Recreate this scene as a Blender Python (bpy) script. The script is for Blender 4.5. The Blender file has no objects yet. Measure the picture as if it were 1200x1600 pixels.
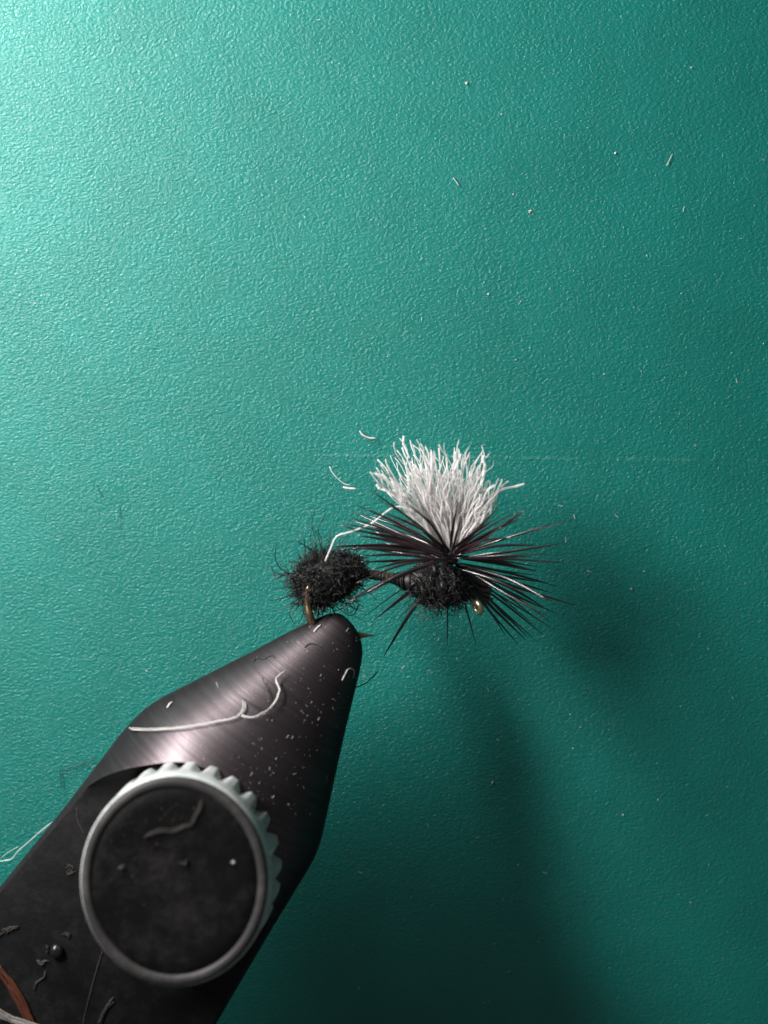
import bpy, bmesh, math, random
from mathutils import Vector, Matrix
from mathutils.bvhtree import BVHTree

# ------------------------------------------------------------------ scene, camera, light
S = bpy.context.scene
S.unit_settings.system = 'METRIC'
S.unit_settings.scale_length = 0.01          # 1 unit = 1 cm, the fly is about 1 cm long
S.render.engine = 'CYCLES'
S.render.resolution_x, S.render.resolution_y = 768, 1024
S.view_settings.view_transform = 'Standard'
S.view_settings.look = 'None'
S.view_settings.exposure = 0.0
S.view_settings.gamma = 1.0
COL = S.collection

K = 4.4 / 1200 / 10                          # cm per photo pixel per cm of distance
CAMD = 10.0
cam = bpy.data.cameras.new('camera')
cam.sensor_fit = 'VERTICAL'
cam.sensor_height = 24.0
cam.lens = 12.0 / (800 * K)
cam.clip_start = 0.05
cam.clip_end = 500
cam.dof.use_dof = True
cam.dof.focus_distance = 10.32
cam.dof.aperture_fstop = 1e-3 * cam.lens / (2 * 0.082)
co = bpy.data.objects.new('camera', cam)
co.location = (0, -CAMD, 0)
co.rotation_euler = (math.radians(90), 0, 0)
COL.objects.link(co)
S.camera = co

W = bpy.data.worlds.new('World')
S.world = W
W.use_nodes = True
bg = W.node_tree.nodes['Background']
bg.inputs[0].default_value = (0.95, 0.97, 1.0, 1)
bg.inputs[1].default_value = 0.085

# the single close work lamp: up left, in front of the card
LAMP = Vector((-5.15, -4.0, 3.9))
ld = bpy.data.lights.new('work_lamp', 'AREA')
ld.shape = 'RECTANGLE'                       # a tube lamp, long axis leaning with the light's spread
ld.size = 1.0
ld.size_y = 6.6
ld.energy = 1740
ld.color = (1.0, 0.955, 0.935)
lo = bpy.data.objects.new('work_lamp', ld)
lo.location = LAMP
_z = (LAMP - Vector((-0.3, 0.5, 0.1))).normalized()
_y = Vector((-.36, 0, .93)); _y = (_y - _z * _y.dot(_z)).normalized()
_x = _y.cross(_z)
lo.rotation_euler = Matrix((_x, _y, _z)).transposed().to_euler()
COL.objects.link(lo)

# ------------------------------------------------------------------ helpers
rnd = random.Random(11)
YB, LEAN = .79, 0.13                         # the card stands 9 mm behind the hook, top leaning forward


def P(px, py, y=0.0):
    """photo pixel at depth y -> place in the scene (cm)"""
    d = (CAMD + y) * K
    return Vector(((px - 600) * d, y, (800 - py) * d))


def PC(px, py, off=0.0):
    """photo pixel on the leaning card"""
    q = (800 - py) * K
    y = (YB - off - CAMD * LEAN * q) / (1 + LEAN * q)
    return P(px, py, y)


def px(n, y=0.0):
    return n * K * (CAMD + y)


def tag(o, label=None, cat=None, group=None, kind=None):
    if label: o['label'] = label
    if cat: o['category'] = cat
    if group: o['group'] = group
    if kind: o['kind'] = kind
    return o


def link(name, verts, faces, mat, parent=None, smooth=True):
    me = bpy.data.meshes.new(name)
    me.from_pydata([tuple(v) for v in verts], [], faces)
    me.validate()
    if smooth:
        me.polygons.foreach_set('use_smooth', [True] * len(me.polygons))
    me.materials.append(mat)
    o = bpy.data.objects.new(name, me)
    COL.objects.link(o)
    if parent:
        o.parent = parent
        o.matrix_parent_inverse = parent.matrix_world.inverted()
    return o


def empty(name, loc, parent=None):
    o = bpy.data.objects.new(name, None)
    o.empty_display_size = 0.2
    o.location = loc
    COL.objects.link(o)
    bpy.context.view_layer.update()
    if parent:
        o.parent = parent
        o.matrix_parent_inverse = parent.matrix_world.inverted()
        bpy.context.view_layer.update()
    return o


class MB:
    def __init__(s):
        s.v, s.f = [], []

    def tube(s, pts, rad, n=5, flat=1.0, twist=0.0):
        pts = [Vector(p) for p in pts]
        m = len(pts)
        if not isinstance(rad, (list, tuple)):
            rad = [rad] * m
        t0 = (pts[1] - pts[0]).normalized()
        u = Matrix.Rotation(twist, 3, t0) @ t0.orthogonal().normalized()
        b0 = len(s.v)
        for i, p in enumerate(pts):
            a = pts[min(i + 1, m - 1)] - pts[max(i - 1, 0)]
            t = a.normalized() if a.length > 1e-9 else t0
            u = u - t * u.dot(t)
            u = u.normalized() if u.length > 1e-6 else t.orthogonal().normalized()
            w = t.cross(u)
            for k in range(n):
                c = 2 * math.pi * k / n
                s.v.append(p + u * (math.cos(c) * rad[i]) + w * (math.sin(c) * rad[i] * flat))
        for i in range(m - 1):
            for k in range(n):
                a = b0 + i * n + k
                b = b0 + i * n + (k + 1) % n
                s.f.append((a, b, b + n, a + n))
        s.f.append(tuple(b0 + k for k in reversed(range(n))))
        s.f.append(tuple(b0 + (m - 1) * n + k for k in range(n)))
        return s

    def flake(s, c, r, R):
        b = len(s.v)
        for d in ((1, 0, 0), (-1, 0, 0), (0, 1, 0), (0, -1, 0), (0, 0, 1), (0, 0, -1)):
            s.v.append(Vector(c) + Vector(d) * r * R.uniform(.5, 1.3))
        for f in ((0, 2, 4), (2, 1, 4), (1, 3, 4), (3, 0, 4), (2, 0, 5), (1, 2, 5), (3, 1, 5), (0, 3, 5)):
            s.f.append(tuple(b + i for i in f))
        return s

    def build(s, name, mat, parent=None, smooth=True):
        return link(name, s.v, s.f, mat, parent, smooth)


def spline(pts, n):
    """Catmull-Rom through pts"""
    pts = [Vector(p) for p in pts]
    if len(pts) == 2:
        return [pts[0].lerp(pts[1], i / (n - 1)) for i in range(n)]
    q = [pts[0] * 2 - pts[1]] + pts + [pts[-1] * 2 - pts[-2]]
    out = []
    for i in range(n):
        t = i / (n - 1) * (len(pts) - 1)
        k = min(int(t), len(pts) - 2)
        t -= k
        a, b, c, d = q[k], q[k + 1], q[k + 2], q[k + 3]
        out.append(0.5 * ((2 * b) + (c - a) * t + (2 * a - 5 * b + 4 * c - d) * t * t + (3 * b - a - 3 * c + d) * t ** 3))
    return out


def curl(start, d, length, n, R, wild):
    """a kinked hair growing from start"""
    pts = [Vector(start)]
    d = Vector(d).normalized()
    ax = Vector((R.gauss(0, 1), R.gauss(0, 1), R.gauss(0, 1))).normalized()
    bend = R.uniform(-wild, wild)
    for i in range(n):
        d = Matrix.Rotation(bend + R.uniform(-wild, wild) * .5, 3, ax) @ d
        ax = (ax + .5 * Vector((R.gauss(0, 1), R.gauss(0, 1), R.gauss(0, 1)))).normalized()
        pts.append(pts[-1] + d * length / n)
    return pts


# ------------------------------------------------------------------ materials
def material(name, base, rough=.5, metal=0.0, spec=.5, **kw):
    m = bpy.data.materials.new(name)
    m.use_nodes = True
    p = m.node_tree.nodes['Principled BSDF']
    p.inputs['Base Color'].default_value = (*base, 1)
    p.inputs['Roughness'].default_value = rough
    p.inputs['Metallic'].default_value = metal
    p.inputs['Specular IOR Level'].default_value = spec
    for k_, v in kw.items():
        p.inputs[k_].default_value = v
    return m


class N:
    def __init__(s, m):
        s.t = m.node_tree
        s.p = s.t.nodes['Principled BSDF']

    def __call__(s, kind, **kw):
        n = s.t.nodes.new(kind)
        for k_, v in kw.items():
            if k_ in n.inputs:
                n.inputs[k_].default_value = v
            else:
                setattr(n, k_, v)
        return n

    def l(s, a, b):
        s.t.links.new(a, b)

    def math(s, op, a, b=None, c=None, clamp=False):
        n = s.t.nodes.new('ShaderNodeMath')
        n.operation = op
        n.use_clamp = clamp
        for i, v in enumerate((a, b, c)):
            if v is None: continue
            if isinstance(v, (int, float)): n.inputs[i].default_value = v
            else: s.l(v, n.inputs[i])
        return n.outputs[0]

    def ramp(s, fac, stops):
        n = s.t.nodes.new('ShaderNodeValToRGB')
        e = n.color_ramp.elements
        while len(e) < len(stops): e.new(0.5)
        for i, (p_, c) in enumerate(stops):
            e[i].position = p_
            e[i].color = (*c, 1) if len(c) == 3 else c
        s.l(fac, n.inputs[0])
        return n.outputs[0]

    def mix(s, fac, a, b):
        n = s.t.nodes.new('ShaderNodeMix')
        n.data_type = 'RGBA'
        for i, v in ((0, fac), (6, a), (7, b)):
            if isinstance(v, tuple): n.inputs[i].default_value = (*v, 1)
            elif isinstance(v, (int, float)): n.inputs[i].default_value = v
            else: s.l(v, n.inputs[i])
        return n.outputs[2]


def mat_card():
    m = material('green_leatherette', (0.006, .2, .15), .4)
    n = N(m)
    tc = n('ShaderNodeTexCoord').outputs['Object']
    g1 = n('ShaderNodeTexNoise', Scale=58.0, Detail=2.5, Roughness=.6, Distortion=.35)
    mp = n('ShaderNodeMapping'); mp.inputs['Scale'].default_value = (.85, 1, 1.25); mp.inputs['Rotation'].default_value = (0, .25, 0)
    n.l(tc, mp.inputs['Vector'])
    n.l(mp.outputs[0], g1.inputs['Vector'])
    g2 = n('ShaderNodeTexNoise', Scale=2.2, Detail=3.0, Roughness=.6)
    n.l(tc, g2.inputs['Vector'])
    # a faint crease across the card
    sep = n('ShaderNodeSeparateXYZ'); n.l(tc, sep.inputs[0])
    z0 = PC(900, 717).z
    sl = n.math('MULTIPLY_ADD', sep.outputs['X'], .012, sep.outputs['Z'])
    d = n.math('ABSOLUTE', n.math('SUBTRACT', sl, z0 + .014))
    line = n.math('SUBTRACT', 1.0, n.math('DIVIDE', d, .014), clamp=True)
    bf = n.math('MULTIPLY_ADD', g1.outputs['Fac'], 5.0, -2.2, clamp=True)
    b2 = n.math('MULTIPLY_ADD', g2.outputs['Fac'], 4.0, -1.4, clamp=True)
    right = n.math('MULTIPLY_ADD', sep.outputs['X'], 1.5, 1.0, clamp=True)
    line = n.math('MULTIPLY', n.math('MULTIPLY', line, n.math('MULTIPLY_ADD', bf, .7, .3)), n.math('MULTIPLY', right, b2))
    h = n.math('MULTIPLY_ADD', line, .8, g1.outputs['Fac'])
    b = n('ShaderNodeBump', Strength=.88, Distance=.008)
    n.l(h, b.inputs['Height']); n.l(b.outputs[0], n.p.inputs['Normal'])
    cbump = n('ShaderNodeBump', Strength=1.0, Distance=.015)
    n.l(h, cbump.inputs['Height']); n.l(cbump.outputs[0], n.p.inputs['Coat Normal'])
    col = n.ramp(g2.outputs['Fac'], [(.3, (.0006, .154, .128)), (.7, (.0012, .179, .149))])
    col = n.mix(n.math('MULTIPLY', line, .4), col, (.15, .4, .35))
    n.l(col, n.p.inputs['Base Color'])
    n.p.inputs['Roughness'].default_value = .45
    n.p.inputs['Specular IOR Level'].default_value = .42
    n.p.inputs['Coat Weight'].default_value = .35
    n.p.inputs['Coat Roughness'].default_value = .17
    return m


A2 = Vector((-.57, 0, -.82)).normalized()     # jaw axis in the picture plane, towards lower left
B2 = Vector((.82, 0, -.57)).normalized()


def mat_jaw():
    m = material('blackened_steel', (.09, .08, .085), .42, .92, .15)
    m.node_tree.nodes['Principled BSDF'].inputs['Specular Tint'].default_value = (.4, .34, .35, 1)
    n = N(m)
    tc = n('ShaderNodeTexCoord').outputs['Object']
    def dot(v, s):
        q = n('ShaderNodeVectorMath', operation='DOT_PRODUCT')
        q.inputs[1].default_value = v
        n.l(tc, q.inputs[0])
        return n.math('MULTIPLY', q.outputs['Value'], s)
    cb = n('ShaderNodeCombineXYZ')
    n.l(dot(A2, 40.0), cb.inputs[0]); n.l(dot(B2, 1.6), cb.inputs[1]); n.l(dot(Vector((0, 1, 0)), 1.6), cb.inputs[2])
    turn = n('ShaderNodeTexNoise', Scale=1.0, Detail=3.0, Roughness=.65)
    n.l(cb.outputs[0], turn.inputs['Vector'])
    grit = n('ShaderNodeTexNoise', Scale=55.0, Detail=3.0, Roughness=.7)
    n.l(tc, grit.inputs['Vector'])
    blot = n('ShaderNodeTexNoise', Scale=4.0, Detail=5.0, Roughness=.65)
    n.l(tc, blot.inputs['Vector'])
    h = n.math('MULTIPLY_ADD', grit.outputs['Fac'], .35, turn.outputs['Fac'])
    b = n('ShaderNodeBump', Strength=.28, Distance=.006)
    n.l(h, b.inputs['Height']); n.l(b.outputs[0], n.p.inputs['Normal'])
    col = n.ramp(turn.outputs['Fac'], [(.3, (.086, .073, .078)), (.7, (.125, .107, .114))])
    worn = n.math('MULTIPLY_ADD', blot.outputs['Fac'], 4.0, -1.9, clamp=True)
    col = n.mix(n.math('MULTIPLY', worn, .4), col, (.06, .052, .056))
    # the bare nose and the polished wear below it
    n.l(col, n.p.inputs['Base Color'])
    n.l(n.math('MULTIPLY_ADD', blot.outputs['Fac'], .2, .35), n.p.inputs['Roughness'])
    n.p.inputs['Anisotropic'].default_value = .35
    tg = n('ShaderNodeCombineXYZ')
    for i_ in range(3): tg.inputs[i_].default_value = A2[i_]
    n.l(tg.outputs[0], n.p.inputs['Tangent'])
    return m


def mat_black(name='black_oxide', dusty=.5):
    m = material(name, (.012, .012, .013), .5, 0, .22)
    n = N(m)
    tc = n('ShaderNodeTexCoord').outputs['Object']
    a = n('ShaderNodeTexNoise', Scale=5.0, Detail=9.0, Roughness=.74)
    n.l(tc, a.inputs['Vector'])
    c = n('ShaderNodeTexNoise', Scale=30.0, Detail=3.0, Roughness=.6)
    n.l(tc, c.inputs['Vector'])
    f = n.math('MULTIPLY', n.math('MULTIPLY_ADD', a.outputs['Fac'], 4.5, -2.1, clamp=True),
               n.math('MULTIPLY_ADD', c.outputs['Fac'], 2.0, -.3, clamp=True))
    n.l(n.mix(n.math('MULTIPLY', f, dusty), (.002, .002, .0022), (.085, .08, .077)), n.p.inputs['Base Color'])
    n.l(n.math('MULTIPLY_ADD', a.outputs['Fac'], .4, .3), n.p.inputs['Roughness'])
    b = n('ShaderNodeBump', Strength=.3, Distance=.005)
    n.l(c.outputs['Fac'], b.inputs['Height']); n.l(b.outputs[0], n.p.inputs['Normal'])
    return m


def mat_grip():
    m = material('satin_aluminium', (.6, .63, .62), .36, .25)
    n = N(m)
    tc = n('ShaderNodeTexCoord').outputs['Object']
    a = n('ShaderNodeTexNoise', Scale=6.0, Detail=6.0, Roughness=.7)
    n.l(tc, a.inputs['Vector'])
    n.l(n.ramp(a.outputs['Fac'], [(.3, (.36, .34, .32)), (.52, (.66, .68, .67))]), n.p.inputs['Base Color'])
    n.l(n.math('MULTIPLY_ADD', a.outputs['Fac'], .35, .22), n.p.inputs['Roughness'])
    b = n('ShaderNodeBump', Strength=.2, Distance=.01)
    n.l(a.outputs['Fac'], b.inputs['Height']); n.l(b.outputs[0], n.p.inputs['Normal'])
    return m


def varied(name, c0, c1, rough, spec=.5, scale=8.0, **kw):
    m = material(name, c0, rough, 0, spec, **kw)
    n = N(m)
    oi = n('ShaderNodeObjectInfo').outputs['Random']
    tc = n('ShaderNodeTexCoord').outputs['Object']
    a = n('ShaderNodeTexNoise', Scale=scale, Detail=3.0)
    n.l(tc, a.inputs['Vector'])
    f = n.math('ADD', n.math('MULTIPLY', oi, .6), n.math('MULTIPLY_ADD', a.outputs['Fac'], 1.6, -.6), clamp=True)
    n.l(n.mix(f, c0, c1), n.p.inputs['Base Color'])
    return m


CARD = mat_card()
JAW = mat_jaw()
FLAT = mat_black('black_oxide', .12)
FACE = mat_black('black_anodised_face', .2)
BEZEL = mat_black('worn_black_edge', .6)
BEZEL.node_tree.nodes['Mix'].inputs[6].default_value = (.035, .034, .034, 1)
BEZEL.node_tree.nodes['Mix'].inputs[7].default_value = (.11, .105, .105, 1)
GRIP = mat_grip()
BARB = varied('black_hackle', (.008, .005, .006), (.038, .016, .022), .28, .8, **{'Coat Weight': .5, 'Coat Roughness': .17})
DUB = varied('black_dubbing', (.005, .005, .005), (.024, .023, .023), .42, .5, 25.0)
THREAD = varied('black_tying_thread', (.005, .005, .005), (.014, .014, .014), .5, .4, 20.0)
YARN = varied('white_poly_yarn', (.84, .82, .815), (.93, .92, .915), .4, .5, 10.0)
_n = N(YARN)
_tr = _n('ShaderNodeBsdfTranslucent'); _tr.inputs[0].default_value = (.95, .93, .92, 1)
_mx = _n('ShaderNodeMixShader'); _mx.inputs[0].default_value = .5
_n.l(_n.p.outputs[0], _mx.inputs[1]); _n.l(_tr.outputs[0], _mx.inputs[2])
_n.l(_mx.outputs[0], _n.t.nodes['Material Output'].inputs[0])
BRONZE = varied('bronze_wire', (.2, .14, .085), (.32, .225, .14), .34, .5, 12.0, Metallic=.9)
GOLD = varied('worn_bronze_eye', (.42, .33, .21), (.58, .48, .34), .3, .5, 12.0, Metallic=.9)
LINT = varied('white_lint', (.5, .49, .475), (.72, .71, .69), .55, .4)
LINTG = varied('grey_lint', (.12, .113, .107), (.22, .21, .2), .6, .4)
LINTD = varied('dull_lint', (.03, .028, .026), (.06, .057, .053), .7, .1)
HAIR = varied('dark_hair', (.006, .012, .011), (.02, .025, .024), .4, .5)
RUST = varied('rust_brown_fibre', (.05, .015, .007), (.09, .03, .013), .5, .4)
CLEAR = varied('clear_filament', (.5, .6, .58), (.7, .78, .76), .12, .6, Alpha=.3)
DUST = varied('pale_dust', (.5, .5, .46), (.75, .74, .7), .6, .4, 30.0)
JDUST = varied('grey_dust', (.16, .15, .14), (.55, .53, .5), .6, .4, 9.0)
BEAD = material('dark_glossy_bead', (.008, .008, .009), .25, 0, .4)

# ------------------------------------------------------------------ backdrop
v, f = [], []
nx, nz, ex = 24, 24, 14.0
for j in range(nz + 1):
    for i in range(nx + 1):
        x, z = -ex + 2 * ex * i / nx, -ex + 2 * ex * j / nz
        v.append((x, YB - LEAN * z, z))
for j in range(nz):
    for i in range(nx):
        a = j * (nx + 1) + i
        f.append((a, a + 1, a + nx + 2, a + nx + 1))
card = link('backdrop', v, f, CARD)
tag(card, 'teal green grained card standing upright behind the fly', 'backdrop', kind='structure')

# ------------------------------------------------------------------ the vise
vise = empty('fly_tying_vise', P(536, 962, 0))
tag(vise, 'black steel vise jaw with round knurled knob gripping the hook', 'vise')

LT = [(484, 1), (485.5, 7), (488, 12), (495, 20), (509, 29), (522, 37), (560, 58), (608, 82), (705, 134), (755, 161), (778, 170),
      (800, 175), (830, 179), (983, 186), (1140, 198), (1300, 211), (1750, 240)]
RT = [(484, 1), (485.5, 13), (488, 24), (495, 39), (505, 51), (518, 61), (539, 71), (635, 108), (720, 143), (785, 170), (806, 177),
      (830, 181), (962, 189), (1118, 201), (1300, 214), (1750, 243)]


def lin(t, a):
    for (a0, r0), (a1, r1) in zip(t, t[1:]):
        if a <= a1:
            return r0 + (r1 - r0) * (a - a0) / (a1 - a0)
    return t[-1][1]


def soft(t, a):
    if a < 530: return lin(t, a)
    w = 9
    return sum(lin(t, a + q * w / 2) for q in (-2, -1, 0, 1, 2)) / 5


def axis_y(a):
    return -.11 * (a - 484) / 650


st = [484, 484.6, 485.3, 486, 487, 488.2, 490, 492, 494.5, 497, 500, 503, 507, 511, 516, 521, 527, 534]
a = 541
while a < 900: st.append(a); a += 7
while a <= 1740: st.append(a); a += 30
NS = 112
v, f = [], []
for a in st:
    L, R_ = soft(LT, a), soft(RT, a)
    y = axis_y(a)
    c = (R_ - L) / 2
    r = (L + R_) / 2
    cx, cz = -.57 * a + .82 * (990 + c), .82 * a + .57 * (990 + c)
    ctr = P(cx, cz, y)
    rw = px(r, y)
    for k in range(NS):
        t = 2 * math.pi * k / NS
        v.append(ctr + B2 * (math.cos(t) * rw) + Vector((0, 1, 0)) * (math.sin(t) * rw * .97))
for i in range(len(st) - 1):
    for k in range(NS):
        p0, p1 = i * NS + k, i * NS + (k + 1) % NS
        f.append((p0, p0 + NS, p1 + NS, p1))
f.append(tuple(range(NS)))
f.append(tuple((len(st) - 1) * NS + k for k in reversed(range(NS))))
jaw = link('jaw', v, f, JAW)
bm = bmesh.new(); bm.from_mesh(jaw.data)
bmesh.ops.recalc_face_normals(bm, faces=bm.faces); bm.to_mesh(jaw.data); bm.free()

# milled flat under the knob
YF = -.30
half = spline([Vector(q) for q in ((1020, -200, 0), (965, -183, 0), (938, -176, 0), (916, -169, 0), (896, -159, 0), (876, -146, 0), (855, -129, 0), (830, -105, 0), (806, -76, 0), (791, -40, 0), (786, 0, 0))], 30)
ab = [(1760, -330), (1000, -330)] + [(q.x, q.y) for q in half] + [(q.x, -q.y) for q in reversed(half[:-1])] + [(1000, 330), (1760, 330)]
v, f = [], []
for (y, grow) in ((YF, 0), (-2.5, 70)):
    for (a, b) in ab:
        a_ = a - (grow * .35 if a < 1700 else 0)
        v.append(P(-.57 * a_ + .82 * (990 + b), .82 * a_ + .57 * (990 + b), YF) + Vector((0, y - YF, 0)))
n_ = len(ab)
for i in range(n_):
    j = (i + 1) % n_
    f.append((i, j, j + n_, i + n_))
f.append(tuple(range(n_))); f.append(tuple(range(2 * n_ - 1, n_ - 1, -1)))
cut = link('cutter', v, f, FLAT, smooth=False)
bm = bmesh.new(); bm.from_mesh(cut.data)
bmesh.ops.recalc_face_normals(bm, faces=bm.faces); bm.to_mesh(cut.data); bm.free()
mod = jaw.modifiers.new('cut', 'BOOLEAN')
mod.operation = 'DIFFERENCE'; mod.object = cut; mod.solver = 'EXACT'
mod.material_mode = 'TRANSFER'
bv = jaw.modifiers.new('bevel', 'BEVEL')
bv.width = .014; bv.segments = 2; bv.limit_method = 'ANGLE'; bv.angle_limit = math.radians(38)
dg = bpy.context.evaluated_depsgraph_get()
me = bpy.data.meshes.new_from_object(jaw.evaluated_get(dg))
jaw.modifiers.clear(); jaw.data = me
bpy.data.objects.remove(cut)
me.polygons.foreach_set('use_smooth', [True] * len(me.polygons))
me.set_sharp_from_angle(angle=math.radians(32))
jaw.parent = vise
jaw.matrix_parent_inverse = vise.matrix_world.inverted()
tag(jaw, 'tapering dark steel jaw with a milled black flat')
jbv = BVHTree.FromPolygons([q.co.copy() for q in me.vertices], [tuple(p_.vertices) for p_ in me.polygons])

# knob: ribbed bright grip ring, black face
YK0, YK1 = YF, -1.12
kc0, kc1 = P(300, 1342, YK0), P(272, 1378, YK1)
RX, RZ = px(149, YK1), px(167, YK1)
knob = empty('knob', kc0, vise)
NT, SEG = 25, 300
prof = [(0.0, .96, .0), (0.0, 1.05, 1.0), (.12, 1.052, 1.0), (.25, 1.05, 1.0), (.38, 1.045, .95), (.5, 1.038, .8), (.6, 1.03, .58), (.68, 1.024, .34), (.75, 1.018, .14), (.81, 1.014, .0),
        (.88, 1.01, 0), (.93, 1.003, 0), (.955, .992, 0), (.965, .975, 0), (.965, .96, 0)]
v, f = [], []
for (h, rr, g) in prof:
    c = kc0.lerp(kc1, h)
    for k in range(SEG):
        t = 2 * math.pi * k / SEG
        ph = (k * NT / SEG) % 1.0
        notch = max(0.0, 1 - abs(ph - .5) / .30) ** .8
        r = rr - g * .095 * notch
        v.append(c + Vector((math.cos(t) * RX * r, 0, math.sin(t) * RZ * r)))
for i in range(len(prof) - 1):
    for k in range(SEG):
        p0, p1 = i * SEG + k, i * SEG + (k + 1) % SEG
        f.append((p0, p1, p1 + SEG, p0 + SEG))
grip = link('grip_ring', v, f, GRIP, knob)
grip.data.set_sharp_from_angle(angle=math.radians(50))
tag(grip, 'pale ribbed grip ring of the knob')
bez = [(.962, .985), (.982, .980), (.993, .965), (.999, .945), (1.0, .925), (.998, .908), (.993, .893), (.986, .882), (.976, .872)]
v, f = [], []
for (h, rr) in bez:
    c = kc0.lerp(kc1, h)
    for k in range(96):
        t = 2 * math.pi * k / 96
        v.append(c + Vector((math.cos(t) * RX * rr, 0, math.sin(t) * RZ * rr)))
for i in range(len(bez) - 1):
    for k in range(96):
        p0, p1 = i * 96 + k, i * 96 + (k + 1) % 96
        f.append((p0, p1, p1 + 96, p0 + 96))
tag(link('bezel', v, f, BEZEL, knob), 'worn grey edge round the knob face')
# face: very slightly dished disc inside the ring
v, f = [], []
rings = [0, .15, .3, .45, .6, .75, .87, .899]
fc = kc0.lerp(kc1, .975)
v.append(fc)
for i, r in enumerate(rings[1:]):
    for k in range(96):
        t = 2 * math.pi * k / 96
        dy = .012 * (1 - r) - (0.006 if i < 6 else -.004)
        v.append(fc + Vector((math.cos(t) * RX * r, dy, math.sin(t) * RZ * r)))
for k in range(96):
    f.append((0, 1 + (k + 1) % 96, 1 + k))
for i in range(len(rings) - 2):
    for k in range(96):
        a, b = 1 + i * 96 + k, 1 + i * 96 + (k + 1) % 96
        f.append((a, b, b + 96, a + 96))
face = link('knob_face', v, f, FACE, knob)
tag(face, 'scuffed black round face of the knob')
fbv = BVHTree.FromPolygons([Vector(q) for q in v], f)
gbv = BVHTree.FromPolygons([q.co.copy() for q in grip.data.vertices], [tuple(p_.vertices) for p_ in grip.data.polygons])

CAM = Vector((0, -CAMD, 0))


def on(bvh, x, y, lift=0.0):
    d = (P(x, y, 0) - CAM).normalized()
    h = bvh.ray_cast(CAM, d)
    if h[0] is None:
        return None
    nrm = h[1] if h[1].dot(d) < 0 else -h[1]
    return h[0] + nrm * lift


# ------------------------------------------------------------------ the fly
fly = empty('artificial_fly', P(700, 900, 0))
tag(fly, 'black ant fishing fly with white wing post clamped in the vise', 'fishing fly')

# hook
hp = [(741, 940), (728, 922), (700, 908), (640, 905), (580, 897), (530, 888), (499, 892), (484, 912), (481, 942), (487, 970), (506, 992), (535, 998), (552, 994)]
wire = spline([P(*q, -.09 if q[0] < 495 and q[1] > 900 else 0) for q in hp], 60)
hook = MB().tube(wire, px(6.2), 10).build('hook', BRONZE, fly)
tag(hook, 'bronze wire hook bend and shank')
MB().tube([P(550, 994.2, 0), P(558, 993, 0), P(566, 992.6, 0), P(576, 992.7, 0), P(586, 993.2, 0)],
          [px(6.2), px(6), px(4.4), px(2.2), px(.4)], 8).build('hook_point', BRONZE, hook)
ec = P(746.5, 949, -.02)
e1 = Vector((.45, -.1, -.88)).normalized()
e2 = Vector((.42, -.88, .22)); e2 = (e2 - e1 * e2.dot(e1)).normalized()
v, f = [], []
NM, Nn = 28, 10
for i in range(NM):
    t = 2 * math.pi * i / NM
    d = e1 * math.cos(t) + e2 * math.sin(t)
    nn = e1.cross(e2)
    for k in range(Nn):
        q = 2 * math.pi * k / Nn
        v.append(ec + d * (px(8.6) + px(4.6) * math.cos(q)) + nn * px(4.6) * math.sin(q))
for i in range(NM):
    for k in range(Nn):
        i2, k2 = (i + 1) % NM, (k + 1) % Nn
        f.append((i * Nn + k, i2 * Nn + k, i2 * Nn + k2, i * Nn + k2))
tag(link('hook_eye', v, f, GOLD, hook), 'shiny worn hook eye')


def lumpy(name, sections, mat, parent, seg=28, amp=.05, R=rnd, shrink=1.0):
    """body of revolution along picture points: (px,py,r_up,r_down)"""
    v, f = [], []
    for (x, y, r) in sections:
        c = P(x, y, 0)
        r = r * shrink
        for k in range(seg):
            t = 2 * math.pi * k / seg
            q = px(r) * (1 + R.uniform(-amp, amp))
            v.append(c + Vector((-.12 * math.cos(t) * q, math.sin(t) * q * .95, math.cos(t) * q)))
    m = len(sections)
    for i in range(m - 1):
        for k in range(seg):
            a, b = i * seg + k, i * seg + (k + 1) % seg
            f.append((a, b, b + seg, a + seg))
    f.append(tuple(reversed(range(seg)))); f.append(tuple((m - 1) * seg + k for k in range(seg)))
    return link(name, v, f, mat, parent)


# abdomen: dubbed ball
sec = [(464, 912, 4), (468, 911, 15), (475, 910, 24), (485, 909, 31), (498, 908, 36), (512, 905, 36.5), (527, 901, 33), (541, 897, 28),
       (554, 893, 22), (564, 892, 15), (571, 893, 9)]
sec = [(516 + (x_ - 516) * .94, y_, r_ * 1.09) for (x_, y_, r_) in sec]
abd = lumpy('abdomen', sec, DUB, fly, amp=.08)
tag(abd, 'fuzzy black dubbed abdomen ball')


def section_at(x):
    for (x0, y0, r0), (x1, y1, r1) in zip(sec, sec[1:]):
        if x <= x1:
            t = (x - x0) / (x1 - x0)
            return y0 + (y1 - y0) * t, r0 + (r1 - r0) * t
    return sec[-1][1], sec[-1][2]


R = random.Random(5)
mb = MB()
for i in range(3200):
    x = R.uniform(464, 569) if R.random() < .75 else R.uniform(464, 500)
    yc, r = section_at(x)
    t = R.uniform(0, 2 * math.pi)
    nrm = Vector(((x - 512) / 110, math.sin(t), math.cos(t))).normalized()
    p0 = P(x, yc, 0) + Vector((0, math.sin(t) * px(r), math.cos(t) * px(r))) * .97
    tang = Vector((R.gauss(0, 1), R.gauss(0, 1), R.gauss(0, 1)))
    tang = (tang - nrm * tang.dot(nrm)).normalized()
    d = tang * R.uniform(.7, 1) + nrm * R.uniform(.0, .55)
    ln = px(R.uniform(9, 24))
    if x < 500 and R.random() < .3:
        d = tang * .5 + nrm; ln = px(R.uniform(16, 34))
    mb.tube(curl(p0, d, ln, 7, R, 1.0), [px(R.uniform(.4, .75))] * 7 + [px(.35)], 3)
tag(mb.build('dubbing_fuzz', DUB, abd), kind='stuff')
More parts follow.
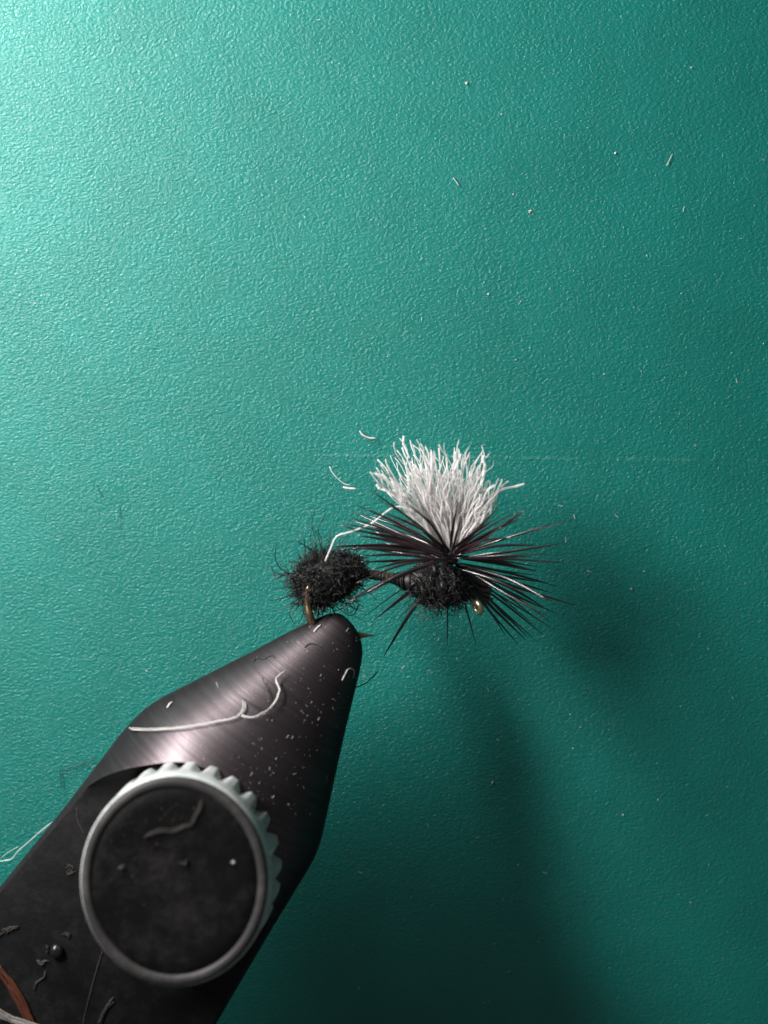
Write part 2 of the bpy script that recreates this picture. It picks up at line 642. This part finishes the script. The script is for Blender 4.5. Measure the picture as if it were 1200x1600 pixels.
# long stray hairs around the abdomen
mb = MB()
for i in range(95):
    ang = R.uniform(math.radians(60), math.radians(330)) if R.random() < .85 else R.uniform(0, 6.28)
    x = 508 + 42 * math.cos(ang); y = 908 - 36 * math.sin(ang)
    d = Vector((math.cos(ang), R.uniform(-.6, .6), math.sin(ang)))
    ln = px(R.uniform(24, 62))
    mb.tube(curl(P(x, y, R.uniform(-.1, .1)), d, ln, 10, R, .42), [px(.75)] * 8 + [px(.6), px(.5), px(.3)], 3)
for (pts) in ([(492, 872), (493, 845), (487, 820), (492, 798)], [(500, 868), (503, 845), (497, 826), (509, 805)], [(478, 880), (476, 850), (472, 832)],
              [(462, 900), (440, 890), (430, 872), (432, 850)], [(460, 905), (436, 908), (426, 890), (424, 884)], [(466, 940), (452, 955), (458, 972), (462, 975)],
              [(478, 945), (470, 968), (466, 974)], [(540, 930), (560, 944), (545, 958), (536, 950)], [(520, 944), (548, 962), (562, 945)]):
    mb.tube(spline([P(a_, b_, R.uniform(-.12, .12)) for a_, b_ in pts], 12), [px(.8)] * 11 + [px(.4)], 3)
tag(mb.build('stray_hair', HAIR, abd), kind='stuff')

# waist: thread wraps over the shank
ws = [(562, 894, 7), (572, 898, 6.5), (585, 900, 6), (600, 903, 6), (615, 906, 7.5), (630, 909, 12), (642, 911, 18), (655, 913, 24)]
waist = lumpy('waist', ws, THREAD, fly, seg=16, amp=.03)
tag(waist, 'thin black thread wrapped waist')
for i in range(19):
    x = 566 + i * 4.4 + R.uniform(-1.6, 1.6)
    ln_ = R.uniform(1, 8)
    yy = 894 + (x - 562) * .19
    r = 6.4 + max(0, (x - 610)) * .34
    pts = [P(x + ln_ * math.sin(q) + R.uniform(-.5, .5), yy, 0) + Vector((0, math.sin(q) * px(r) * .95, math.cos(q) * px(r))) for q in [2 * math.pi * k / 12 for k in range(13)]]
    MB().tube(pts, px(R.uniform(1.0, 1.9)), 5).build('thread_wrap', THREAD, waist)

# thorax: core with ropes of dubbing wound round it
ts = [(636, 909, 8), (644, 911, 17), (653, 912, 24), (666, 913, 28), (680, 914, 29), (695, 914, 28), (708, 915, 25), (719, 917, 20), (728, 921, 13), (735, 929, 8)]
ts = [(686 + (x_ - 686) * .95, y_, r_ * 1.1) for (x_, y_, r_) in ts]
thorax = lumpy('thorax', ts, DUB, fly, seg=24, amp=.05)
tag(thorax, 'black thorax of wound dubbing rope')
sec2 = ts


def sec_at(t_, x):
    for (x0, y0, r0), (x1, y1, r1) in zip(t_, t_[1:]):
        if x <= x1:
            q = (x - x0) / (x1 - x0)
            return y0 + (y1 - y0) * q, r0 + (r1 - r0) * q
    return t_[-1][1], t_[-1][2]


for i, (x, lean, rr) in enumerate(((647, 4, 3.2), (659, -9, 4.2), (668, 12, 2.6), (680, -6, 4.4), (690, 15, 3.4), (701, -11, 4.0), (712, 6, 3.4), (722, -4, 3.0))):
    pts = []
    for k in range(17):
        q = 2 * math.pi * k / 16
        xx = min(733, max(636, x + lean * math.cos(q + .3 * i) + 3.5 * math.sin(q * 2.7 + i * 1.7)))
        yc, r = sec_at(ts, xx)
        pts.append(P(xx, yc, 0) + Vector((0, math.sin(q) * px(r), math.cos(q) * px(r))) * (.97 + .04 * math.sin(3 * q + i)))
    rope = MB()
    for ply in (0, 1):
        tp = []
        for k, p_ in enumerate(spline(pts, 56)):
            ph = k * .55 + .8 * math.sin(k * .3 + i) + ply * math.pi
            tp.append(p_ + Vector((math.cos(ph) * px(rr * .6), 0, 0)) + (p_ - P(x, 914, 0)).normalized() * math.sin(ph) * px(rr * .6))
        rope.tube(tp, [px(rr * .75 + .9 * math.sin(k * .37 + i + ply)) for k in range(56)], 5)
    rope.build('dubbing_rope', DUB, thorax)
mb = MB()
for i in range(1100):
    x = R.uniform(638, 732)
    yc, r = sec_at(ts, x)
    t = R.uniform(0, 2 * math.pi)
    nrm = Vector(((x - 685) / 90, math.sin(t), math.cos(t))).normalized()
    p0 = P(x, yc, 0) + Vector((0, math.sin(t), math.cos(t))) * px(r) * 1.1
    tang = Vector((R.gauss(0, 1), R.gauss(0, 1), R.gauss(0, 1)))
    tang = (tang - nrm * tang.dot(nrm)).normalized()
    up = R.uniform(-.15, .3)
    ln = px(R.uniform(6, 14))
    if math.cos(t) < -.6 and R.random() < .3:
        up = 1.2; ln = px(R.uniform(14, 34))
    mb.tube(curl(p0, tang + nrm * up, ln, 5, R, .7), [px(.65)] * 5 + [px(.3)], 3)
tag(mb.build('dubbing_fuzz', DUB, thorax), kind='stuff')
# head behind the eye
head = lumpy('thread_head', [(718, 905, 12), (726, 912, 14), (734, 922, 12), (740, 932, 8.5), (743, 938, 7)], THREAD, fly, seg=16, amp=.03)

# ---------------- wing post of white yarn
RW = random.Random(21)
top = [(590, 752), (604, 742), (622, 712), (640, 700), (660, 706), (680, 704), (700, 712), (722, 706), (742, 714), (757, 714), (766, 738), (774, 764), (768, 792)]


def top_at(u):
    t = u * (len(top) - 1)
    k = min(int(t), len(top) - 2)
    t -= k
    return top[k][0] * (1 - t) + top[k + 1][0] * t, top[k][1] * (1 - t) + top[k + 1][1] * t


def strand(u, frac, yy, amp=2.6, tip=None, n=16):
    tx, ty = tip or top_at(u)
    bx, by = 706 + (u - .5) * 15 + RW.uniform(-3, 3), 866
    y0 = yy * .16
    A_ = P(bx, by, y0)
    dx, dy = tx - bx, ty - by
    bulge = 5 * (u - .42)
    pts = []
    p1, p2, p3 = RW.uniform(0, 6.28), RW.uniform(0, 6.28), RW.uniform(0, 6.28)
    f1, f2 = RW.uniform(7, 13), RW.uniform(14, 24)
    for i in range(n):
        t = frac * i / (n - 1)
        w = amp * min(1, t * 2.2)
        x = bx + dx * t + bulge * math.sin(math.pi * t) + w * (math.sin(f1 * t + p1) + .55 * math.sin(f2 * t + p2))
        y = by + dy * t + w * .5 * math.sin(f2 * t + p3)
        pts.append(P(x, y, y0 + (yy - y0) * t ** 1.1 + px(w * .8 * math.cos(f1 * t + p3))))
    return pts


post = empty('wing_post', P(706, 862, 0), fly)
tag(post, 'white fan of frayed yarn fibres')
mb = MB()
for i in range(270):
    u = min(.98, max(.0, RW.betavariate(1.2, 1.3)))
    fr = RW.uniform(.45, .93) if RW.random() < .8 else RW.uniform(.8, 1.08)
    pts = strand(u, fr, RW.uniform(-.16, .30), 3.2, n=18)
    r = px(RW.uniform(.5, 1.1))
    mb.tube(pts, [r * RW.uniform(.75, 1.25) for _ in pts], 3)
tag(mb.build('yarn_mass', YARN, post), kind='stuff')
for i in range(120):
    u = (i + RW.random()) / 120
    pts = strand(u, RW.uniform(.7, 1.13), RW.uniform(-.30, -.08), 4.4, n=24)
    r = px(RW.uniform(.6, 1.25))
    rr = [r * RW.uniform(.75, 1.3) for _ in pts]
    rr[-1] *= .6
    MB().tube(pts, rr, 5).build('yarn_strand', YARN, post)
for pts, r, y in ([[(745, 800), (752, 785), (772, 772), (788, 764), (806, 760), (820, 756)], 2.0, -.1],
                  [[(775, 770), (782, 757), (785, 749)], 1.6, -.1], [[(783, 762), (790, 755), (795, 752)], 1.5, -.08],
                  [[(750, 792), (770, 779), (778, 768), (772, 792)], 1.5, -.05], [[(742, 768), (758, 766), (772, 757)], 1.6, -.12],
                  [[(640, 716), (634, 702), (630, 694), (631, 681)], 1.6, -.05], [[(652, 718), (644, 700), (641, 688)], 1.2, .1],
                  [[(660, 716), (656, 704), (646, 696)], 1.0, .05],
                  [[(632, 770), (612, 748), (604, 733), (590, 718)], 1.5, .1], [[(640, 780), (612, 758), (600, 744), (589, 742)], 2.4, -.15],
                  [[(630, 785), (606, 768), (594, 764), (588, 757)], 2.3, -.12], [[(755, 745), (758, 728), (754, 718), (757, 712)], 2.3, -.2],
                  [[(708, 740), (716, 722), (720, 710)], 2.2, -.2], [[(676, 740), (675, 720), (674, 706)], 2.0, -.2],
                  [[(688, 735), (687, 715), (686, 700)], 1.4, -.1], [[(714, 730), (713, 714), (711, 705)], 1.3, -.1],
                  [[(650, 800), (628, 792), (610, 795), (580, 818), (548, 831), (526, 838), (516, 858), (508, 877)], 1.25, -.17]):
    q = spline([P(a_, b_, y) for a_, b_ in pts], 22)
    MB().tube(q, [px(r * RW.uniform(.8, 1.2)) for _ in q], 5).build('yarn_strand', YARN, post)

# ---------------- hackle: every barb a piece of its own
hackle = empty('hackle', P(703, 870, 0), fly)
tag(hackle, 'glossy black hackle barbs radiating round the post')
RH = random.Random(8)
coil = MB()
pts = [P(704 + 10 * math.cos(q), 880 - q * .62, 0) + Vector((0, math.sin(q) * px(10), 0)) for q in [k * .4 for k in range(64)]]
coil.tube(pts, px(3.2), 6)
coil.build('quill_coil', BARB, hackle)
Zt = [(380, 300, 3.4), (330, 358, 2.4), (345, 364, 2.8), (300, 402, 3), (318, 385, 2.6), (258, 432, 3.6), (282, 428, 3), (300, 450, 2.6), (330, 470, 2.6),
      (236, 514, 3), (252, 526, 3.2), (300, 519, 3), (275, 508, 2.4), (345, 572, 3), (372, 604, 2.4), (340, 548, 2.6), (360, 420, 3.4), (400, 400, 3.2), (350, 390, 3),
      (398, 330, 3), (430, 385, 3), (290, 412, 2.4), (385, 455, 3.2), (420, 500, 3),
      (300, 722, 3), (262, 738, 2), (352, 694, 2.6), (385, 798, 2.6), (410, 778, 2.4), (340, 790, 1.5), (430, 926, 3.4), (488, 780, 1.8), (330, 650, 2.2),
      (540, 296, 2.2), (552, 336, 2.2), (712, 342, 2.2), (724, 402, 2), (866, 362, 2.8), (968, 374, 3), (930, 384, 3), (955, 400, 2.6), (900, 420, 3), (870, 440, 3),
      (1060, 430, 3.2), (1136, 414, 1.8), (1112, 500, 3), (1000, 508, 2.6), (985, 552, 2.6), (1112, 574, 2), (1004, 606, 3), (1008, 622, 2.6), (1020, 592, 2.2),
      (1062, 688, 3), (1152, 735, 2.8), (1078, 764, 3.4), (1080, 662, 2.6), (1040, 650, 3), (1062, 800, 2.4), (1072, 826, 2.4), (1006, 870, 2.4), (942, 888, 2.6),
      (962, 862, 2.8), (922, 822, 3.4), (898, 790, 3), (1000, 780, 3), (1030, 740, 3.4), (980, 720, 3), (960, 690, 3), (900, 560, 2.6), (920, 480, 3), (1050, 540, 2.2),
      (968, 850, 2.4), (1030, 845, 2), (890, 850, 2.4), (1060, 720, 2.4), (1010, 820, 2.6), (1045, 775, 2.6),
      (670, 882, 1.6), (776, 880, 1.8), (622, 800, 1.5), (690, 800, 1.4)]
barbs = []
for (zx, zy, w) in Zt:
    barbs.append((zx / 2.4 + 420, zy / 2.4 + 640, w))
extra = []
for (x, y, w) in barbs:
    if RH.random() < .15 and not (610 < x < 760) and w > 2.1:
        extra.append((703 + (x - 703) * RH.uniform(.62, .95) + RH.uniform(-9, 9), 872 + (y - 872) * RH.uniform(.7, 1.0) + RH.uniform(-10, 10), w * RH.uniform(.7, 1.0)))
for i, (x, y, w) in enumerate(barbs + extra):
    dx, dy = x - 703, y - 872
    d = math.hypot(dx, dy)
    ymag = math.sqrt(max(0, 215 ** 2 - d * d))
    s_ = dy / d
    sgn = max(-1, min(1, s_ * 2.4 + RH.uniform(-.35, .35)))
    yt = px(ymag) * sgn * .85
    yt = max(-.52, min(.62, yt))
    lit = abs(s_) < .55 and RH.random() < .36
    if lit: yt = px(-dx * (.36 + .1 * RH.uniform(-1, 1)) - dy * .28)
    if s_ > .55 and dx < 40: yt = max(yt, .3)
    ux, uy = dx / d, dy / d
    r0 = 3 if dy < 20 else 10
    bx, by = 705 + ux * r0 + RH.uniform(-3, 3), 871 + uy * 9 + RH.uniform(-5, 7)
    y0 = .02 + yt * .1
    if dy > 30: by += 8; y0 += .07
    if -260 < dx < -70 and 10 < dy < 80:
        yt, y0, by = -.24 + RH.uniform(-.08, .08), -.1, 872 + RH.uniform(-3, 6)
    if abs(dy) < 60 and RH.random() < .4: y0 -= .09
    A_ = P(bx, by, y0); B_ = P(x, y, yt)
    mid = A_.lerp(B_, .5)
    bow = px(RH.uniform(-7, 7)) + (px(4) if dx < 0 else -px(3))
    perp = Vector((-(B_ - A_).z, 0, (B_ - A_).x)).normalized()
    mid += -perp * bow * .8 + Vector((0, RH.uniform(-.03, .03), 0))
    q = spline([A_, mid, B_], 11)
    wr = px(w) * RH.uniform(.85, 1.12)
    shape = (.5, .72, .9, 1, 1, .98, .92, .82, .66, .44, .16)
    MB().tube(q, [wr * k_ for k_ in shape], 6, flat=RH.uniform(.75, 1.0) if lit else RH.uniform(.35, .7), twist=RH.uniform(0, 3.14)).build('hackle_barb', BARB, hackle)
# clipped stubs of barbs at the head
for pts, w in ([[(715, 880), (745, 915), (768, 922)], 6], [[(722, 890), (750, 922), (766, 930)], 5], [[(716, 885), (740, 905), (764, 914)], 5], [[(725, 900), (752, 930), (770, 938)], 4.5]):
    q = spline([P(a_, b_, .06) for a_, b_ in pts], 8)
    MB().tube(q, px(w), 6, flat=.5).build('barb_stub', BARB, hackle)

# ------------------------------------------------------------------ lint, threads and dust lying about
def strand_on(name, pts, r, mat, label, cat, bvh=None, lift=None, y=None, n=26, group=None, wob=.0, card_off=None, ply=1):
    R_ = random.Random(len(label) * 7 + int(pts[0][0]))
    q2 = spline([Vector((a_, b_, 0)) for a_, b_ in pts], n)
    out = []
    for w in q2:
        p_ = None
        x_, y_ = w.x + R_.uniform(-wob, wob), w.y + R_.uniform(-wob, wob)
        if bvh is not None:
            p_ = on(bvh, x_, y_, px(r) * .9 if lift is None else lift)
            if p_ is None:
                p_ = out[-1] + Vector((px(w.x - prev.x), 0.0, -px(w.y - prev.y))) if out else None
        else:
            p_ = PC(x_, y_, card_off) if card_off is not None else P(x_, y_, y)
        prev = w
        if p_ is not None:
            out.append(p_)
    m_ = MB()
    for k in range(ply):
        o1, o2, f1 = Vector((R_.gauss(0, 1), -abs(R_.gauss(0, .5)), R_.gauss(0, 1))), Vector((R_.gauss(0, 1), 0, R_.gauss(0, 1))), R_.uniform(.15, .5)
        q = out if ply == 1 else [p_ + (o1 * .55 + o2 * .6 * math.sin(i_ * f1 + k)) * px(r) for i_, p_ in enumerate(out)][R_.randint(0, 2):len(out) - R_.randint(0, 2)]
        w_ = px(r) * (1 if ply == 1 else .42)
        m_.tube(q, [w_ * R_.uniform(.75, 1.25) for _ in q[:-1]] + [w_ * .5], 5)
    o = m_.build(name, mat)
    tag(o, label, cat, group)
    return o


# on the jaw
strand_on('thread_strand', [(206, 1141), (230, 1143), (262, 1142), (300, 1137), (335, 1130), (366, 1123), (376, 1117), (381, 1108), (380, 1095)],
          1.3, LINT, 'long pale thread lying across the jaw above the knob', 'thread', jbv, lift=.02, n=44, wob=.4, ply=4)
strand_on('thread_strand', [(378, 1121), (388, 1124), (398, 1123), (410, 1117), (424, 1107), (433, 1094), (437, 1080), (432, 1068), (436, 1060), (447, 1052)],
          1.5, LINT, 'bent white thread curling up the jaw towards its nose', 'thread', jbv, lift=.035, n=32, wob=.4, ply=4)
strand_on('lint_fibre', [(381, 1096), (392, 1102), (408, 1112)], .8, HAIR, 'dark lint bridging the two pale threads on the jaw', 'lint', jbv, lift=.03, n=10)
strand_on('lint_fibre', [(411, 1064), (416, 1080), (420, 1100)], .9, HAIR, 'short dark lint standing above the bent white thread', 'lint', jbv, lift=.03, n=10)  # dark strand modelled in place of a fibre's cast shadow on the jaw
strand_on('lint_fibre', [(491, 988), (496, 982), (502, 977)], 1.5, LINT, 'short bright white fibre on the jaw nose below the hook bend', 'lint', jbv, n=8)  # thin pale tube laid along the nose surface
strand_on('lint_fibre', [(534, 1063), (539, 1053), (543, 1046), (549, 1045), (553, 1050), (551, 1060)], .8, LINT,
          'tiny looped white fibre on the dark right side of the jaw', 'lint', jbv, n=18)
strand_on('lint_fibre', [(396, 1035), (402, 1028), (414, 1030), (424, 1024), (430, 1028)], .9, HAIR, 'dark crinkled lint near the jaw highlight', 'lint', jbv, n=14)
strand_on('lint_fibre', [(476, 1012), (484, 1006), (496, 1008), (504, 1013)], .9, HAIR, 'dark lint just under the jaw nose', 'lint', jbv, n=10)
strand_on('lint_fibre', [(262, 1107), (266, 1101), (270, 1098)], 1.7, LINT, 'white fleck near the upper left edge of the jaw', 'lint', jbv, n=6)
o = MB().tube(spline([P(557, 1074, -.05), P(570, 1068, 0), P(582, 1058, .05), P(590, 1049, .08)], 12), [px(1.0)] * 11 + [px(.4)], 5).build('loose_hair', HAIR)
tag(o, 'thin dark hair sticking out from the right edge of the jaw', 'hair')

# on the milled flat, lower left
strand_on('feather_fibre', [(-12, 1500), (8, 1524), (26, 1552), (44, 1585), (58, 1612)], 5.0, RUST, 'rust brown fibre in the lower left corner of the jaw', 'fibre', jbv, n=16, ply=9)
strand_on('feather_fibre', [(-14, 1572), (10, 1584), (40, 1594), (84, 1606)], 4.0, LINTG, 'pale grey fibre crossing the rust brown one', 'fibre', jbv, lift=.06, n=16, ply=9)
strand_on('loose_hair', [(160, 1486), (152, 1512), (143, 1545), (134, 1580), (129, 1606)], .9, LINTD, 'fine grey hair below the knob on the black flat', 'hair', jbv, n=20)
strand_on('lint_fibre', [(177, 1560), (170, 1570), (162, 1584), (152, 1606)], 2.4, LINTD, 'fuzzy grey lint strand below the knob at bottom edge', 'lint', jbv, n=16, wob=.6, ply=5)
strand_on('lint_fibre', [(72, 1515), (68, 1526), (57, 1534), (52, 1546)], 1.6, LINTD, 'short grey lint hanging below the shiny bead', 'lint', jbv, n=10, wob=.8, ply=4)
strand_on('lint_fibre', [(103, 1356), (108, 1351), (114, 1354), (110, 1361), (106, 1366), (113, 1363), (123, 1357)], 1.6, LINTD, 'crumpled grey lint left of the knob rim', 'lint', jbv, n=16, wob=.2, ply=3)
strand_on('loose_hair', [(120, 1262), (121, 1280), (126, 1292), (132, 1304)], .8, LINTD, 'fine curved hair on the flat near its upper corner', 'hair', jbv, n=14)
strand_on('lint_fibre', [(0, 1462), (10, 1454), (20, 1449), (30, 1447)], 2.4, LINTD, 'grey lint at the left picture edge on the flat', 'lint', jbv, n=10, wob=.8, ply=5)
bp = on(jbv, 89, 1486, .02)
bm = bmesh.new()
bmesh.ops.create_uvsphere(bm, u_segments=20, v_segments=12, radius=px(10.5))
for q in bm.verts:
    q.co.y *= .7
    q.co.z *= 1.12 if q.co.z > 0 else 1.0
bead = bpy.data.meshes.new('resin_bead'); bm.to_mesh(bead); bm.free()
bead.polygons.foreach_set('use_smooth', [True] * len(bead.polygons)); bead.materials.append(BEAD)
bo = bpy.data.objects.new('resin_bead', bead); bo.location = bp; COL.objects.link(bo)
tag(bo, 'small shiny dark bead stuck to the flat left of the knob', 'bead')
for (a_, b_, lab) in (([(71, 1474), (75, 1480), (73, 1487)], 2.2, 'pale crumb at the upper left of the shiny bead'), ([(60, 1499), (66, 1504), (75, 1501)], 2.6, 'pale crumb at the lower left of the shiny bead'),
                      ([(98, 1462), (106, 1460), (110, 1466)], 2.0, 'dull crumb at the upper right of the shiny bead')):
    strand_on('lint_crumb', a_, b_, LINTD, lab, 'lint', jbv, n=6, wob=1.5, ply=4)

# on the knob
strand_on('lint_fibre', [(224, 1311), (240, 1303), (256, 1299), (272, 1300), (288, 1292), (299, 1289), (306, 1276), (315, 1262), (318, 1250)], 2.0, LINTD,
          'grey lint strand across the upper part of the knob face', 'lint', fbv, n=26, wob=.2, ply=7)
strand_on('lint_crumb', [(188, 1357), (193, 1352)], 3.2, LINTD, 'grey lint crumb at the left of the knob face', 'lint', fbv, n=6, wob=1.2, ply=5)
strand_on('lint_crumb', [(286, 1349), (292, 1343)], 2.8, LINTD, 'grey lint crumb in the middle of the knob face', 'lint', fbv, n=6, wob=1.2, ply=5)
strand_on('lint_crumb', [(364, 1346), (366, 1352)], 1.8, LINT, 'tiny white crumb at the right of the knob face', 'lint', fbv, n=6, wob=1.2, ply=5)
strand_on('lint_crumb', [(419, 1336), (424, 1326)], 2.8, LINT, 'white crumb caught on the right rim of the knob', 'lint', gbv, n=4)

# on the card
strand_on('lint_fibre', [(562, 673), (566, 679), (576, 684), (588, 685)], 1.4, LINT, 'white curved fibre above the left of the wing', 'lint', card_off=.03, n=12)
strand_on('lint_fibre', [(515, 729), (519, 738), (528, 748), (538, 756), (548, 758)], .8, LINT, 'thin pale curved fibre left of the wing', 'lint', y=.5, n=14)
strand_on('lint_fibre', [(536, 761), (543, 763), (558, 764)], 2.2, LINT, 'short thick white fibre beside the wing, above the hackle', 'lint', y=.45, n=8)
strand_on('lint_fibre', [(1042, 259), (1046, 250), (1051, 240)], .6, LINT, 'thin white fibre near the upper right of the card', 'lint', card_off=.01, n=8)
strand_on('lint_fibre', [(708, 278), (713, 284), (718, 291)], .8, LINT, 'faint slanted white fibre above the centre of the card', 'lint', card_off=.01, n=6)
strand_on('loose_hair', [(97, 1232), (95, 1215), (94, 1204), (108, 1199), (130, 1192), (150, 1183)], .7, HAIR, 'dark bent hair on the card left of the jaw', 'hair', card_off=.02, n=20)
strand_on('loose_hair', [(150, 755), (155, 768), (162, 778)], .4, HAIR, 'faint short dark hair at the left of the card', 'hair', card_off=.01, n=8)
strand_on('loose_hair', [(186, 792), (188, 812), (186, 832)], .35, HAIR, 'faint upright dark hair at the left of the card', 'hair', card_off=.01, n=8)
strand_on('clear_filament', [(-14, 1348), (4, 1345), (18, 1342), (28, 1330), (44, 1316), (62, 1300), (82, 1284)], 1.5, CLEAR,
          'clear kinked filament at the left picture edge beside the jaw', 'filament', y=.35, n=26)
strand_on('clear_filament', [(2, 1340), (14, 1331), (30, 1322)], 1.0, CLEAR, 'short second clear filament at the left picture edge', 'filament', y=.36, n=10)
R = random.Random(77)
for (a_, b_, r, lab) in ((729, 130, 4.2, 'white speck at the upper middle of the card'), (962, 239, 3.2, 'white speck in the upper right of the card'),
                         (828, 331, 3.4, 'white speck above and right of the card centre'), (1080, 106, 2.4, 'yellowish speck near the upper right corner'),
                         (784, 178, 2.6, 'dull speck below the upper middle white speck'), (42, 392, 2.6, 'white speck by the left edge of the card'),
                         (770, 1222, 3.0, 'pale speck inside the vise shadow')):
    m_ = MB()
    for q in range(3):
        m_.flake(PC(a_ + R.uniform(-.5, .5) * r, b_ + R.uniform(-.5, .5) * r, .006), px(r) * R.uniform(.4, .62), R)
    tag(m_.build('dust_speck', DUST, smooth=False), lab, 'speck')
mb = MB()
for i in range(200):
    a_, b_ = R.uniform(-100, 1300), R.uniform(-100, 1700)
    if R.random() < .45: a_, b_ = R.uniform(600, 1250), R.uniform(200, 1650)
    r = px(abs(R.gauss(0, .6)) + .45)
    c = PC(a_, b_, .003)
    if R.random() < .3:
        t = R.uniform(0, 3.14)
        d = Vector((math.cos(t), 0, math.sin(t))) * px(R.uniform(2, 6))
        mb.tube([c - d * .7, c + Vector((R.uniform(-1, 1), 0, R.uniform(-1, 1))) * px(1), c + d * .7], px(.36), 3)
    else:
        mb.flake(c, r, R)
tag(mb.build('card_dust', DUST, smooth=False), 'fine pale dust scattered over the green card', 'dust', kind='stuff')
mb = MB()
cnt = 0
while cnt < 330:
    a_ = 484 + abs(R.gauss(0, 1)) * 0 + R.uniform(10, 420)
    b_ = R.gauss(45, 62)
    if abs(b_) > 168: continue
    x, y = -.57 * a_ + .82 * (990 + b_), .82 * a_ + .57 * (990 + b_)
    p_ = on(jbv, x, y, .002)
    if p_ is None: continue
    cnt += 1
    if R.random() < .16:
        q = on(jbv, x + R.uniform(-4, 4), y - R.uniform(1, 7), .004)
        if q is not None and (q - p_).length < .05 and (q - p_).length > .004:
            mb.tube([p_, q], px(R.uniform(.25, .5)), 3)
            continue
    mb.flake(p_, px(R.uniform(.25, .75) if R.random() < .94 else R.uniform(.9, 1.7)), R)
tag(mb.build('jaw_dust', JDUST, smooth=False), 'pale dust specks sprinkled on the dark jaw', 'dust', kind='stuff')
mb = MB()
cnt = 0
while cnt < 380:
    x, y = R.gauss(220, 52), R.gauss(1310, 60)
    p_ = on(fbv, x, y, .002)
    if p_ is None: continue
    cnt += 1
    mb.flake(p_, px(R.uniform(.3, .9) if R.random() < .9 else R.uniform(.9, 2.0)), R)
tag(mb.build('knob_dust', LINTD, smooth=False), 'grey dust on the black knob face', 'dust', kind='stuff')
